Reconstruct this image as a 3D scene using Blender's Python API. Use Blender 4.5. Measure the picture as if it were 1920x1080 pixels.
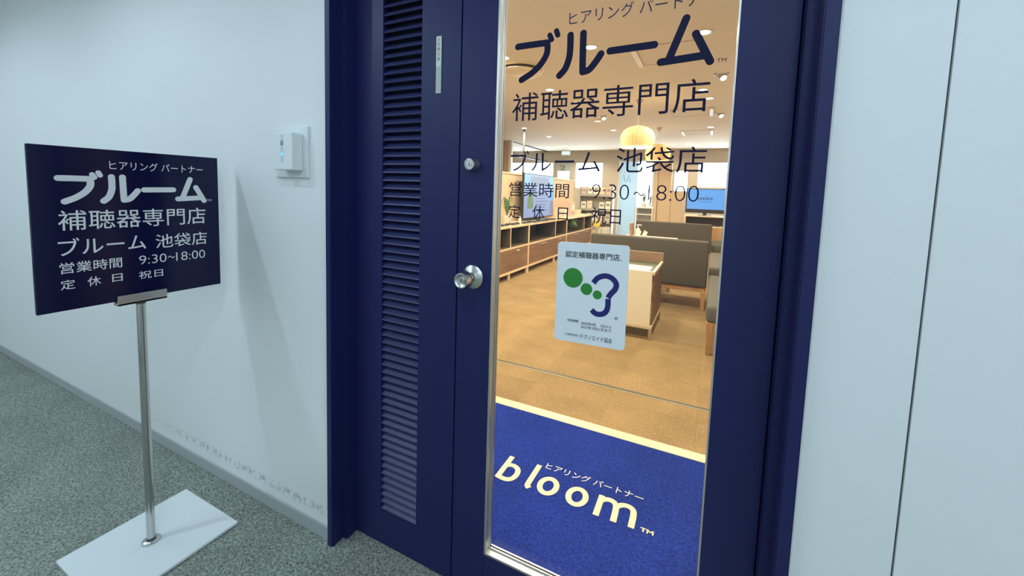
import bpy, bmesh, math, random
from mathutils import Vector, Matrix
R = math.radians
random.seed(7)
S = bpy.context.scene
for o in list(bpy.data.objects): bpy.data.objects.remove(o)
C = S.collection

# ------------------------------------------------------------------ camera
cd = bpy.data.cameras.new('camera'); cam = bpy.data.objects.new('camera', cd); C.objects.link(cam)
cd.sensor_width = 36; cd.sensor_fit = 'HORIZONTAL'; cd.lens = 763.7/1920*36
cd.shift_y = -119.58/1920; cd.clip_start = .02; cd.clip_end = 200
yaw, pit, rol = R(26.011), R(4.7195), R(1.8202)
F = Vector((-math.sin(yaw)*math.cos(pit), math.cos(yaw)*math.cos(pit), -math.sin(pit)))
rt = Vector((math.cos(yaw), math.sin(yaw), 0)); up = rt.cross(F)
r2 = rt*math.cos(rol)+up*math.sin(rol); u2 = -rt*math.sin(rol)+up*math.cos(rol)
M4 = Matrix((r2, u2, -F)).transposed().to_4x4(); M4.translation = (0, 0, 1.3)
cam.matrix_world = M4
S.camera = cam
# ------------------------------------------------------------------ world (daylight outside the shop's far windows)
w = bpy.data.worlds.new('daylight'); S.world = w; w.use_nodes = True
w.node_tree.nodes['Background'].inputs[0].default_value = (.86, .95, 1, 1)
w.node_tree.nodes['Background'].inputs[1].default_value = 14.0
S.view_settings.view_transform = 'Standard'; S.view_settings.look = 'None'
S.view_settings.exposure = 0; S.view_settings.gamma = 1; S.view_settings.use_curve_mapping = False
COOL = (.635, .84, 1.0); WARM = (1.0, .90, .66)
CORRIDOR_W, FILL_W, SHOP_W, PENDANT_W = 36, 15, 99, 14
S.cycles.max_bounces = 10; S.cycles.diffuse_bounces = 6; S.cycles.transparent_max_bounces = 12
S.cycles.caustics_reflective = False; S.cycles.caustics_refractive = False

# ------------------------------------------------------------------ materials
def mat(name, col, rough=.5, metal=0, spec=.5, emit=None, es=0, noise=None, bump=None, coat=0):
    """noise=(scale, dark colour, amount-contrast), bump=(scale, strength)"""
    m = bpy.data.materials.new(name); m.use_nodes = True
    n, l = m.node_tree.nodes, m.node_tree.links
    b = n['Principled BSDF']
    b.inputs['Base Color'].default_value = (*col, 1); b.inputs['Roughness'].default_value = rough
    b.inputs['Metallic'].default_value = metal; b.inputs['Specular IOR Level'].default_value = spec
    b.inputs['Coat Weight'].default_value = coat
    if emit: b.inputs['Emission Color'].default_value = (*emit, 1); b.inputs['Emission Strength'].default_value = es
    if noise or bump:
        tc = n.new('ShaderNodeTexCoord')
    if noise:
        t = n.new('ShaderNodeTexNoise'); t.inputs['Scale'].default_value = noise[0]; t.inputs['Detail'].default_value = 6
        t.inputs['Roughness'].default_value = .65
        l.new(tc.outputs['Object'], t.inputs['Vector'])
        r = n.new('ShaderNodeValToRGB'); r.color_ramp.elements[0].position = .5-noise[2]; r.color_ramp.elements[1].position = .5+noise[2]
        r.color_ramp.elements[0].color = (*noise[1], 1); r.color_ramp.elements[1].color = (*col, 1)
        l.new(t.outputs['Fac'], r.inputs[0]); l.new(r.outputs[0], b.inputs['Base Color'])
    if bump:
        t2 = n.new('ShaderNodeTexNoise'); t2.inputs['Scale'].default_value = bump[0]; t2.inputs['Detail'].default_value = 4
        l.new(tc.outputs['Object'], t2.inputs['Vector'])
        bp = n.new('ShaderNodeBump'); bp.inputs['Strength'].default_value = bump[1]; bp.inputs['Distance'].default_value = .003
        l.new(t2.outputs['Fac'], bp.inputs['Height']); l.new(bp.outputs[0], b.inputs['Normal'])
    return m

def wood(name, c1, c2, axis=1, scale=9, rough=.45):
    m = bpy.data.materials.new(name); m.use_nodes = True
    n, l = m.node_tree.nodes, m.node_tree.links; b = n['Principled BSDF']; b.inputs['Roughness'].default_value = rough
    tc = n.new('ShaderNodeTexCoord'); mp = n.new('ShaderNodeMapping')
    s = [scale*3]*3; s[axis] = scale*.25; mp.inputs['Scale'].default_value = s
    t = n.new('ShaderNodeTexNoise'); t.inputs['Scale'].default_value = 1; t.inputs['Detail'].default_value = 5; t.inputs['Distortion'].default_value = .6
    r = n.new('ShaderNodeValToRGB'); r.color_ramp.elements[0].position = .35; r.color_ramp.elements[1].position = .65
    r.color_ramp.elements[0].color = (*c1, 1); r.color_ramp.elements[1].color = (*c2, 1)
    l.new(tc.outputs['Object'], mp.inputs[0]); l.new(mp.outputs[0], t.inputs['Vector']); l.new(t.outputs['Fac'], r.inputs[0]); l.new(r.outputs[0], b.inputs['Base Color'])
    return m

def carpet(name, c1, c2, scale, tile=None, bumps=.6):
    m = bpy.data.materials.new(name); m.use_nodes = True
    n, l = m.node_tree.nodes, m.node_tree.links; b = n['Principled BSDF']
    b.inputs['Roughness'].default_value = .95; b.inputs['Specular IOR Level'].default_value = .1
    tc = n.new('ShaderNodeTexCoord')
    t = n.new('ShaderNodeTexNoise'); t.inputs['Scale'].default_value = scale; t.inputs['Detail'].default_value = 3; t.inputs['Roughness'].default_value = .7
    v = n.new('ShaderNodeTexVoronoi'); v.inputs['Scale'].default_value = scale*1.1
    big = n.new('ShaderNodeTexNoise'); big.inputs['Scale'].default_value = 3.5
    for x in (t, v, big): l.new(tc.outputs['Object'], x.inputs['Vector'])
    a = n.new('ShaderNodeMath'); a.operation = 'MULTIPLY_ADD'; a.inputs[1].default_value = .35
    l.new(v.outputs['Distance'], a.inputs[0]); l.new(t.outputs['Fac'], a.inputs[2])
    r = n.new('ShaderNodeValToRGB'); r.color_ramp.elements[0].position = .42; r.color_ramp.elements[1].position = .86
    r.color_ramp.elements[0].color = (*c1, 1); r.color_ramp.elements[1].color = (*c2, 1)
    l.new(a.outputs[0], r.inputs[0])
    mr = n.new('ShaderNodeMapRange'); mr.inputs[1].default_value = .3; mr.inputs[2].default_value = .7; mr.inputs[3].default_value = .88; mr.inputs[4].default_value = 1.1
    l.new(big.outputs['Fac'], mr.inputs[0])
    mx = n.new('ShaderNodeMixRGB'); mx.blend_type = 'MULTIPLY'; mx.inputs[0].default_value = 1
    l.new(r.outputs[0], mx.inputs[1]); l.new(mr.outputs[0], mx.inputs[2])
    out = mx
    if tile:
        ch = n.new('ShaderNodeTexBrick'); ch.offset = 0; ch.inputs['Scale'].default_value = 1
        ch.inputs['Brick Width'].default_value = tile; ch.inputs['Row Height'].default_value = tile; ch.inputs['Mortar Size'].default_value = .0015
        ch.inputs['Color1'].default_value = (.86, .86, .86, 1); ch.inputs['Color2'].default_value = (1.05, 1.05, 1.05, 1); ch.inputs['Mortar'].default_value = (.8, .8, .8, 1)
        l.new(tc.outputs['Object'], ch.inputs['Vector'])
        m2 = n.new('ShaderNodeMixRGB'); m2.blend_type = 'MULTIPLY'; m2.inputs[0].default_value = 1
        l.new(mx.outputs[0], m2.inputs[1]); l.new(ch.outputs['Color'], m2.inputs[2]); out = m2
    l.new(out.outputs[0], b.inputs['Base Color'])
    bp = n.new('ShaderNodeBump'); bp.inputs['Strength'].default_value = bumps; bp.inputs['Distance'].default_value = .004
    l.new(a.outputs[0], bp.inputs['Height']); l.new(bp.outputs[0], b.inputs['Normal'])
    return m

def scuffed_wall(name, col):
    """painted wall with a broken grey scuff line above the skirting"""
    m = mat(name, col, .55, spec=.3, bump=(220, .05))
    n, l = m.node_tree.nodes, m.node_tree.links; b = n['Principled BSDF']
    tc = n.new('ShaderNodeTexCoord'); sp = n.new('ShaderNodeSeparateXYZ'); l.new(tc.outputs['Object'], sp.inputs[0])
    wob = n.new('ShaderNodeTexNoise'); wob.inputs['Scale'].default_value = 3; l.new(tc.outputs['Object'], wob.inputs['Vector'])
    wz = n.new('ShaderNodeMath'); wz.operation = 'MULTIPLY_ADD'; wz.inputs[1].default_value = .045; l.new(wob.outputs['Fac'], wz.inputs[0]); l.new(sp.outputs['Z'], wz.inputs[2])
    d = n.new('ShaderNodeMath'); d.operation = 'SUBTRACT'; d.inputs[1].default_value = .128; l.new(wz.outputs[0], d.inputs[0])
    ab = n.new('ShaderNodeMath'); ab.operation = 'ABSOLUTE'; l.new(d.outputs[0], ab.inputs[0])
    band = n.new('ShaderNodeMapRange'); band.inputs[1].default_value = .003; band.inputs[2].default_value = .026; band.inputs[3].default_value = 1; band.inputs[4].default_value = 0; l.new(ab.outputs[0], band.inputs[0])
    xr = n.new('ShaderNodeMapRange'); xr.inputs[1].default_value = -2.5; xr.inputs[2].default_value = -2.0; l.new(sp.outputs['X'], xr.inputs[0])
    g = n.new('ShaderNodeTexNoise'); g.inputs['Scale'].default_value = 42; g.inputs['Detail'].default_value = 6; l.new(tc.outputs['Object'], g.inputs['Vector'])
    gr = n.new('ShaderNodeMapRange'); gr.inputs[1].default_value = .45; gr.inputs[2].default_value = .68; l.new(g.outputs['Fac'], gr.inputs[0])
    p = None
    for q in (band, xr, gr):
        if p is None: p = q; continue
        mm = n.new('ShaderNodeMath'); mm.operation = 'MULTIPLY'; l.new(p.outputs[0], mm.inputs[0]); l.new(q.outputs[0], mm.inputs[1]); p = mm
    mx = n.new('ShaderNodeMixRGB'); mx.inputs[1].default_value = (*col, 1); mx.inputs[2].default_value = (.38, .39, .39, 1)
    l.new(p.outputs[0], mx.inputs[0]); l.new(mx.outputs[0], b.inputs['Base Color'])
    return m

def glass_mat(name, tint=(1, 1, 1), refl=1.0):
    m = bpy.data.materials.new(name); m.use_nodes = True
    n, l = m.node_tree.nodes, m.node_tree.links; n.clear()
    o = n.new('ShaderNodeOutputMaterial'); mx = n.new('ShaderNodeMixShader'); t = n.new('ShaderNodeBsdfTransparent'); g = n.new('ShaderNodeBsdfGlossy')
    t.inputs[0].default_value = (*tint, 1); g.inputs['Roughness'].default_value = .02
    f = n.new('ShaderNodeLayerWeight'); pw = n.new('ShaderNodeMath'); pw.operation = 'POWER'; pw.inputs[1].default_value = 5   # thin pane: the same from both sides
    l.new(f.outputs['Facing'], pw.inputs[0])
    k = n.new('ShaderNodeMath'); k.operation = 'MULTIPLY_ADD'; k.inputs[1].default_value = .9*refl; k.inputs[2].default_value = .035*refl
    l.new(pw.outputs[0], k.inputs[0]); l.new(k.outputs[0], mx.inputs[0]); l.new(t.outputs[0], mx.inputs[1]); l.new(g.outputs[0], mx.inputs[2]); l.new(mx.outputs[0], o.inputs[0])
    return m

def emis(name, col, s):
    return mat(name, (.02, .02, .02), .3, emit=col, es=s)

def frosted(name, col):
    m = bpy.data.materials.new(name); m.use_nodes = True
    n, l = m.node_tree.nodes, m.node_tree.links; n.clear()
    o = n.new('ShaderNodeOutputMaterial'); a = n.new('ShaderNodeBsdfDiffuse'); b = n.new('ShaderNodeBsdfTranslucent'); x = n.new('ShaderNodeMixShader')
    a.inputs[0].default_value = b.inputs[0].default_value = (*col, 1); x.inputs[0].default_value = .5
    l.new(a.outputs[0], x.inputs[1]); l.new(b.outputs[0], x.inputs[2]); l.new(x.outputs[0], o.inputs[0]); return m

M = dict(
 tabletop=mat('dark green table top', (.075, .085, .05), .5),
 throat=mat('duct throat', (.34, .25, .16), .7),
 wallL=scuffed_wall('painted wall', (.80, .80, .79)), wallR=mat('steel wall panel', (.76, .77, .77), .45, spec=.35, bump=(160, .03)),
 corridor_ceiling=mat('ceiling board', (.8, .8, .8), .9), groove=mat('dark groove', (.09, .11, .11), .8),
 baseboard=mat('grey vinyl skirting', (.40, .42, .415), .5, bump=(60, .1)),
 carpet=carpet('grey green loop carpet', (.055, .066, .057), (.385, .405, .35), 125),
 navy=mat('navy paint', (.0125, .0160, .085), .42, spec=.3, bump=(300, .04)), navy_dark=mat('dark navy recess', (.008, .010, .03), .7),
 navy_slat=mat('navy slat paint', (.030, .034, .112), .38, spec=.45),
 alu=mat('brushed aluminium', (.72, .70, .66), .32, 1), steel=mat('satin steel', (.62, .61, .58), .27, 1), chrome=mat('polished steel tube', (.58, .57, .55), .14, 1),
 steel_dark=mat('dark steel', (.12, .12, .12), .4, .8),
 base=mat('white lacquered steel', (.74, .76, .76), .35, spec=.5), signface=mat('navy gloss panel', (.004, .005, .040), .16, spec=.3),
 white_vinyl=mat('white vinyl lettering', (.80, .79, .80), .5), navy_vinyl=mat('navy vinyl lettering', (.0035, .0045, .034), .6, spec=.2), thin_vinyl=mat('slate vinyl lettering', (.028, .022, .085), .6, spec=.2),
 white_plastic=mat('white plastic', (.78, .80, .80), .35), grey_plastic=mat('grey plastic', (.28, .32, .34), .4), led=emis('blue indicator', (.05, .35, 1), 2.5),
 label_a=mat('label paper', (.62, .66, .58), .5), label_b=mat('aged label holder', (.42, .46, .42), .4), ink=mat('black ink', (.03, .03, .03), .6), redink=mat('red ink', (.35, .05, .04), .6),
 sticker=mat('pale blue white plate', (.80, .82, .845), .35), green=mat('green print', (.026, .235, .03), .5), blue=mat('blue print', (.007, .011, .14), .5),
 glass=glass_mat('clear glass', (.985, .99, .985), .8), windowglass=glass_mat('window glass', (.97, .99, 1), .5),
 mat_blue=carpet('blue pile', (.005, .015, .14), (.017, .043, .33), 95, bumps=.8), mat_cream=mat('cream pile', (.84, .70, .50), .95, spec=.1, bump=(350, .5)), mat_white=mat('white pile', (.75, .74, .72), .95, spec=.1, bump=(350, .5)),
 strip=mat('pale edging strip', (.66, .56, .36), .4, bump=(40, .05)), groove_in=mat('dark joint', (.06, .05, .035), .5),
 shop_carpet=carpet('tan loop carpet', (.205, .132, .066), (.40, .274, .138), 130, tile=.5, bumps=.4),
 shop_wall=mat('beige wallpaper', (.72, .60, .46), .8, bump=(120, .05)), shop_ceiling=mat('shop ceiling paint', (.84, .80, .73), .85, bump=(60, .06)),
 beige=mat('beige panel', (.62, .46, .31), .6), pillar=mat('taupe wall', (.50, .42, .33), .7), greydoor=mat('grey green door', (.36, .37, .33), .5), paleblue=frosted('frosted pale blue panel', (.62, .80, .95)),
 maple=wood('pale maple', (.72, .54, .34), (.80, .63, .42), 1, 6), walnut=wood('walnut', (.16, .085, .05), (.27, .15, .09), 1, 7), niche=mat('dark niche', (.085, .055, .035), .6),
 oak=wood('oak', (.42, .22, .09), (.55, .31, .14), 2, 8), brownwood=wood('brown wood', (.22, .13, .075), (.33, .20, .12), 0, 8),
 cream=mat('cream laminate', (.86, .78, .60), .45), fabric=mat('grey brown upholstery', (.115, .10, .08), .9, spec=.15, noise=(260, (.085, .073, .058), .2), bump=(500, .35)),
 seat=mat('grey seat fabric', (.15, .14, .12), .9, spec=.15, noise=(260, (.10, .094, .08), .2), bump=(500, .35)),
 white=mat('white laminate', (.82, .82, .8), .4), paper=mat('white paper', (.8, .77, .7), .7), paper_cream=mat('cream card', (.8, .66, .46), .7), paper_pink=mat('pinkish card', (.70, .50, .44), .7), paper_grey=mat('grey print', (.3, .28, .26), .7),
 black=mat('black plastic', (.02, .02, .02), .35), tray=mat('dark tray', (.05, .045, .04), .4), leaf=mat('green leaves', (.09, .19, .06), .6, noise=(30, (.20, .30, .13), .2)), pot=mat('clay white pot', (.7, .66, .6), .5),
 yellow=mat('yellow disc', (.85, .60, .08), .5), grey_metal=mat('grey enamel', (.50, .49, .45), .4, .3),
 screen_blue=emis('blue screen', (.13, .42, .95), .95), screen_pale=emis('pale screen', (.36, .50, .86), .75), screen_sky=emis('sky screen', (.16, .50, 1), .9), screen_green=emis('green screen block', (.22, .42, .16), .6), screen_grey=emis('grey screen block', (.30, .38, .60), .6), screen_ink=emis('navy screen print', (.01, .03, .16), .5), screen_line=emis('screen print', (.14, .19, .38), .5),
 lens_warm=emis('lit warm lens', (1, .84, .60), 12), lens_fill=emis('added fill diffuser', (.75, .92, 1), 4), lens_cool=emis('lit cool lens', (.75, .92, 1), 10), shade=mat('pleated paper shade', (.80, .60, .29), .8, emit=(1, .58, .18), es=.22), shade_in=emis('lit bulb', (1, .8, .5), 5),
)

# ------------------------------------------------------------------ mesh builder
class MB:
    def __init__(s): s.bm = bmesh.new(); s.k = 0
    def _add(s, b):
        me = bpy.data.meshes.new('t'); b.to_mesh(me); b.free(); s.bm.from_mesh(me); bpy.data.meshes.remove(me)
    def box(s, x0, x1, y0, y1, z0, z1, bev=0, seg=2, rot=None, piv=None):
        b = bmesh.new(); bmesh.ops.create_cube(b, size=1)
        for v in b.verts: v.co = Vector(((x0+x1)/2+v.co.x*(x1-x0), (y0+y1)/2+v.co.y*(y1-y0), (z0+z1)/2+v.co.z*(z1-z0)))
        if bev: bmesh.ops.bevel(b, geom=b.edges[:], offset=bev, segments=seg, profile=.5, affect='EDGES', clamp_overlap=True)
        if rot: bmesh.ops.rotate(b, verts=b.verts, cent=Vector(piv or ((x0+x1)/2, (y0+y1)/2, (z0+z1)/2)), matrix=Matrix.Rotation(rot[0], 3, rot[1]))
        s._add(b); return s
    def cyl(s, p, q, r0, r1=None, seg=24, bev=0):
        p, q = Vector(p), Vector(q); r1 = r0 if r1 is None else r1; d = q-p
        b = bmesh.new(); bmesh.ops.create_cone(b, cap_ends=True, segments=seg, radius1=r0, radius2=r1, depth=d.length)
        if bev: bmesh.ops.bevel(b, geom=[e for e in b.edges if len(e.link_faces) == 2 and any(len(f.verts) > 4 for f in e.link_faces)], offset=bev, segments=2, affect='EDGES')
        b.transform(Matrix.Translation((p+q)/2) @ Vector((0, 0, 1)).rotation_difference(d.normalized()).to_matrix().to_4x4()); s._add(b); return s
    def lathe(s, prof, cen, axis=(0, 0, 1), seg=32, rib=0, ribn=0):
        b = bmesh.new(); rings = []
        for r, h in prof:
            rings.append([b.verts.new(((r*(1+rib*math.cos(ribn*a)))*math.cos(a), (r*(1+rib*math.cos(ribn*a)))*math.sin(a), h)) for a in [2*math.pi*k/seg for k in range(seg)]])
        for A, B in zip(rings, rings[1:]):
            for k in range(seg): b.faces.new((A[k], A[(k+1) % seg], B[(k+1) % seg], B[k]))
        b.transform(Matrix.Translation(Vector(cen)) @ Vector((0, 0, 1)).rotation_difference(Vector(axis).normalized()).to_matrix().to_4x4())
        bmesh.ops.recalc_face_normals(b, faces=b.faces); s._add(b); return s
    def prism(s, pts, z0, z1, fn=None):
        """polygon in (a,b) pulled from z0 to z1; fn maps (a,b,c) to a point"""
        fn = fn or (lambda a, b, c: (a, b, c)); b = bmesh.new()
        lo = [b.verts.new(fn(x, y, z0)) for x, y in pts]; hi = [b.verts.new(fn(x, y, z1)) for x, y in pts]
        b.faces.new(lo); b.faces.new(hi)
        for k in range(len(pts)): j = (k+1) % len(pts); b.faces.new((lo[k], lo[j], hi[j], hi[k]))
        bmesh.ops.recalc_face_normals(b, faces=b.faces); s._add(b); return s
    def poly(s, pts): s.bm.faces.new([s.bm.verts.new(p) for p in pts]); return s
    def tube(s, pts, r, seg=8):
        for a, b in zip(pts, pts[1:]): s.cyl(a, b, r, seg=seg)
        return s
    def rrect(s, u0, u1, v0, v1, rad, fn, t0=0, t1=None, n=6):
        p = []
        for cx, cy, a0 in ((u1-rad, v1-rad, 0), (u0+rad, v1-rad, 90), (u0+rad, v0+rad, 180), (u1-rad, v0+rad, 270)):
            for k in range(n+1): a = R(a0+90*k/n); p.append((cx+rad*math.cos(a), cy+rad*math.sin(a)))
        if t1 is None: s.poly([fn(a, b, t0) for a, b in p])
        else: s.prism(p, t0, t1, fn)
        return s
    def disc(s, u, v, r, fn, t=0, n=40): return s.poly([fn(u+r*math.cos(2*math.pi*k/n), v+r*math.sin(2*math.pi*k/n), t) for k in range(n)])
    def stroke(s, pts, wdt, fn, t=0, cap='round', smooth=True, closed=False):
        P = [Vector(p) for p in pts]
        if smooth and len(P) > 2:
            Q = []; N = len(P); rng = N if closed else N-1
            for i in range(rng):
                if closed: p0, p1, p2, p3 = P[(i-1) % N], P[i], P[(i+1) % N], P[(i+2) % N]
                else: p0, p1, p2, p3 = P[max(i-1, 0)], P[i], P[i+1], P[min(i+2, N-1)]
                for k in range(10):
                    x = k/10; Q.append(.5*((2*p1)+(p2-p0)*x+(2*p0-5*p1+4*p2-p3)*x*x+(3*p1-p0-3*p2+p3)*x**3))
            if not closed: Q.append(P[-1])
            P = Q
        s.k += 1; t = t+s.k*1.2e-4
        h = wdt/2; L, Rr = [], []; N = len(P)
        for i in range(N):
            a, b = (P[(i-1) % N], P[(i+1) % N]) if closed else (P[max(i-1, 0)], P[min(i+1, N-1)])
            d = (b-a).normalized(); nn = Vector((-d.y, d.x))
            if not smooth and 0 < i < N-1:
                d1 = (P[i]-P[i-1]).normalized(); c = max(.5, abs(d1.dot(d))); nn = nn/c
            L.append(P[i]+nn*h); Rr.append(P[i]-nn*h)
        for i in range(N if closed else N-1):
            j = (i+1) % N; s.poly([fn(*q, t) for q in (Rr[i], Rr[j], L[j], L[i])])
        if cap == 'round' and not closed:
            for e in (0, N-1): s.disc(P[e].x, P[e].y, h, fn, t-(3e-5 if e else 6e-5), 20)
        return s
    def text(s, body, box, fn, t=0, weight=0, shear=0, spacing=1):
        cu = bpy.data.curves.new('t', 'FONT'); cu.body = body; cu.offset = weight; cu.resolution_u = 4; cu.fill_mode = 'FRONT'; cu.shear = shear; cu.space_character = spacing
        o = bpy.data.objects.new('t', cu); C.objects.link(o); dg = bpy.context.evaluated_depsgraph_get(); dg.update()
        me = bpy.data.meshes.new_from_object(o.evaluated_get(dg)); bpy.data.objects.remove(o); bpy.data.curves.remove(cu)
        xs = [v.co.x for v in me.vertices]; ys = [v.co.y for v in me.vertices]
        x0, x1, y0, y1 = min(xs), max(xs), min(ys), max(ys); u0, u1, v0, v1 = box
        for v in me.vertices:
            v.co = Vector(fn(u0+(v.co.x-x0)/(x1-x0)*(u1-u0), v0+(v.co.y-y0)/(y1-y0)*(v1-v0), t))
        s.bm.from_mesh(me); bpy.data.meshes.remove(me); return s

ORG = {}
def build(mb, name, m, parent=None, smooth=False, label=None):
    org = ORG.get(parent.name, Vector()) if parent else Vector()
    bm = mb.bm
    for v in bm.verts: v.co -= org
    me = bpy.data.meshes.new(name); bm.to_mesh(me); bm.free(); me.materials.append(m)
    if smooth:
        me.polygons.foreach_set('use_smooth', [True]*len(me.polygons)); me.set_sharp_from_angle(angle=R(35))
    o = bpy.data.objects.new(name, me); C.objects.link(o)
    if parent: o.parent = parent; ORG[o.name] = org
    else: ORG[o.name] = Vector()
    if label: o['label'] = label
    return o
def letters(items, fn, m, parent, labels=None, t=0):
    for i, (body, box, wt) in enumerate(items):
        build(MB().text(body, box, fn, t, wt), 'lettering', m, parent, label=labels)
def struct(mb, name, m, parent=None):
    o = build(mb, name, m, parent)
    if not parent: o['kind'] = 'structure'
    return o
def tag(o, label, cat, group=None):
    o['label'] = label; o['category'] = cat
    if group: o['group'] = group
    return o
def thing(name, label, cat, loc, group=None):
    o = bpy.data.objects.new(name, None); C.objects.link(o); o.location = loc; o.empty_display_size = .1
    ORG[o.name] = Vector(loc); return tag(o, label, cat, group)
def copy_tree(o, loc, label, parent=None):
    c = o.copy(); C.objects.link(c)
    if parent is None:
        c.location = loc; c['label'] = label; ORG[c.name] = Vector(loc)
    else: c.parent = parent
    for ch in list(o.children):
        copy_tree(ch, None, None, c)
    return c
def lamp(name, kind, loc, power, col, parent, size=.08, angle=150, blend=.6, rot=None):
    L = bpy.data.lights.new(name, kind); L.energy = power; L.color = col
    if kind == 'SPOT': L.spot_size = R(angle); L.spot_blend = blend; L.shadow_soft_size = size
    else: L.shadow_soft_size = size
    o = bpy.data.objects.new(name, L); C.objects.link(o)
    o.location = Vector(loc)-ORG[parent.name]; o.parent = parent
    if rot: o.rotation_euler = rot
    return o

# ================================================================== SETTING
YW, YD, YG = .976, 1.0504, 1.079          # corridor wall face, door face, door glass
X0, X1 = -1.172, .191                      # outside of the door casing
CEIL, BACK = 2.6, 12.4
struct(MB().box(-9, 3.5, -1.7, 1.09, -.1, 0), 'floor_corridor', M['carpet'])
struct(MB().box(-9, 3.5, -1.7, YW, CEIL, CEIL+.1), 'ceiling_corridor', M['corridor_ceiling'])
struct(MB().box(-9, X0, YW, YW+.12, 0, CEIL+.1), 'wall_left', M['wallL'])
struct(MB().box(X0, X1, YW, YW+.12, 2.13, CEIL+.1), 'wall_above_door', M['wallL'])
wr = MB().box(X1+.004, .352, YW, YW+.03, .0, CEIL).box(.356, 1.26, YW, YW+.03, 0, CEIL).box(1.264, 2.2, YW, YW+.03, 0, CEIL).box(2.204, 3.5, YW, YW+.03, 0, CEIL)
wrr = struct(wr, 'wall_right', M['wallR'])
build(MB().box(X1, 3.5, YW+.006, YW+.12, 0, CEIL+.1), 'joint', M['groove'], wrr)
struct(MB().box(-9, 3.5, -1.8, -1.7, 0, CEIL), 'wall_opposite', M['wallL'])
struct(MB().box(-9.1, -9, -1.8, YW+.12, 0, CEIL), 'wall_corridor_end', M['wallL'])
struct(MB().box(3.5, 3.6, -1.8, YW+.12, 0, CEIL), 'wall_corridor_near', M['wallL'])
struct(MB().box(-9, X0, YW-.007, YW, 0, .05, .002), 'baseboard_left', M['baseboard'])
DT = YD+.036
# casing with a rebate
def casing(sx, xo, xi, xs): return [(xo, YW), (xo, .958), (xi, .958), (xi, 1.007), (xs, 1.007), (xs, DT+.001), (xs+sx*.014, DT+.001), (xs+sx*.014, YW+.12), (xo, YW+.12)]
c = MB().prism(casing(1, X0, -1.146, -1.127), 0, 2.13).prism(casing(-1, X1, .165, .146), 0, 2.13)
c.prism([(YW, 2.15), (.958, 2.15), (.958, 2.105), (1.007, 2.105), (1.007, 2.088), (YW+.12, 2.088), (YW+.12, 2.15)], X0, X1, lambda a, b, q: (q, a, b))
bmesh.ops.remove_doubles(c.bm, verts=c.bm.verts, dist=1e-5)
bmesh.ops.bevel(c.bm, geom=[e for e in c.bm.edges if abs(e.verts[0].co.z-e.verts[1].co.z) > 1.5], offset=.0025, segments=2, affect='EDGES')
struct(c, 'trim_1', M['navy'])
struct(MB().box(X1, X1+.005, YW-.004, YW+.01, 0, CEIL), 'shading_strip', M['wallL'])  # strip built in place of the paler shading beside the casing

# ---- louvred fixed leaf
DT = YD+.036
d1 = struct(MB().box(-1.125, -1.006, YD, DT, .006, 2.085).box(-.845, -.700, YD, DT, .006, 2.085).box(-1.006, -.845, YD, DT, .006, .134).box(-1.006, -.845, YD, DT, 1.985, 2.085).box(-.706, -.69, DT, DT+.012, .006, 2.085), 'door_1', M['navy'])
lv = MB(); z = .134
k = 0
while z < 1.97:
    lv.prism([(YD+.003, z+.0005), (YD+.0015, z+.003), (YD+.003, z+.006), (YD+.026, z+.0245), (YD+.029, z+.019), (YD+.0065, z)], -1.006, -.845, lambda a, b, q: (q, a, b)); z += .0269
build(lv, 'louver_slats', M['navy_slat'], d1)
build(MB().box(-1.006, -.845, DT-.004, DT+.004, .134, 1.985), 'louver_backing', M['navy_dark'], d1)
# ---- glazed leaf
GX0, GX1, GZ0, GZ1 = -.577, .030, .151, 1.985
d2 = struct(MB().box(-.696, GX0, YD, DT, .006, 2.085, .0015, 1).box(GX1, .144, YD, DT, .006, 2.085, .0015, 1).box(GX0, GX1, YD, DT, .006, GZ0, .0015, 1).box(GX0, GX1, YD, DT, GZ1, 2.085, .0015, 1), 'door_2', M['navy'])
b = MB()
for y0, y1, t in ((YD+.001, YD+.008, .007), (YD+.008, YD+.024, .004), (YG-.004, YG+.0, .009), (YG+.006, DT+.004, .008)):
    b.box(GX0, GX0+t, y0, y1, GZ0, GZ1, .0008, 1).box(GX1-t*.4, GX1, y0, y1, GZ0, GZ1).box(GX0+t, GX1-t*.4, y0, y1, GZ0, GZ0+t, .0008, 1).box(GX0+t, GX1-t*.4, y0, y1, GZ1-t, GZ1)
build(b, 'glazing_bead', M['alu'], d2)
build(MB().box(GX0+.002, GX1-.001, YG+.001, YG+.006, GZ0+.002, GZ1-.002), 'glass_pane', M['glass'], d2)
gp = lambda u, v, t: (u, YG-.0006-t, v)
KANA = 'ヒアリング パートナー'
LOGO = [[(-.5254, 1.7089), (-.486, 1.7092), (-.4352, 1.7090)], [(-.4352, 1.7080), (-.4356, 1.6810), (-.4522, 1.6539), (-.4789, 1.6318), (-.5106, 1.6155)],
        [(-.3693, 1.7201), (-.3687, 1.6905), (-.3705, 1.6629), (-.3805, 1.6341), (-.3969, 1.6169)], [(-.3337, 1.7204), (-.3326, 1.6518), (-.3315, 1.6206)],
        [(-.3315, 1.6206), (-.3136, 1.625), (-.2967, 1.6438), (-.2842, 1.6617)], [(-.2612, 1.6662), (-.1523, 1.6684)],
        [(-.0828, 1.7207), (-.1156, 1.6314)], [(-.1351, 1.6245), (-.0363, 1.6300)], [(-.0595, 1.6818), (-.0255, 1.6154)]]
DAK = [[(-.4288, 1.7277), (-.4224, 1.7155)], [(-.4098, 1.7364), (-.4051, 1.7252)]]
def logo(mb, fn, wd, mp=lambda p: p, t=0):
    for s in LOGO: mb.stroke([mp(p) for p in s], wd, fn, t)
    for s in DAK: mb.stroke([mp(p) for p in s], wd*.8, fn, t)
    return mb
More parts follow.
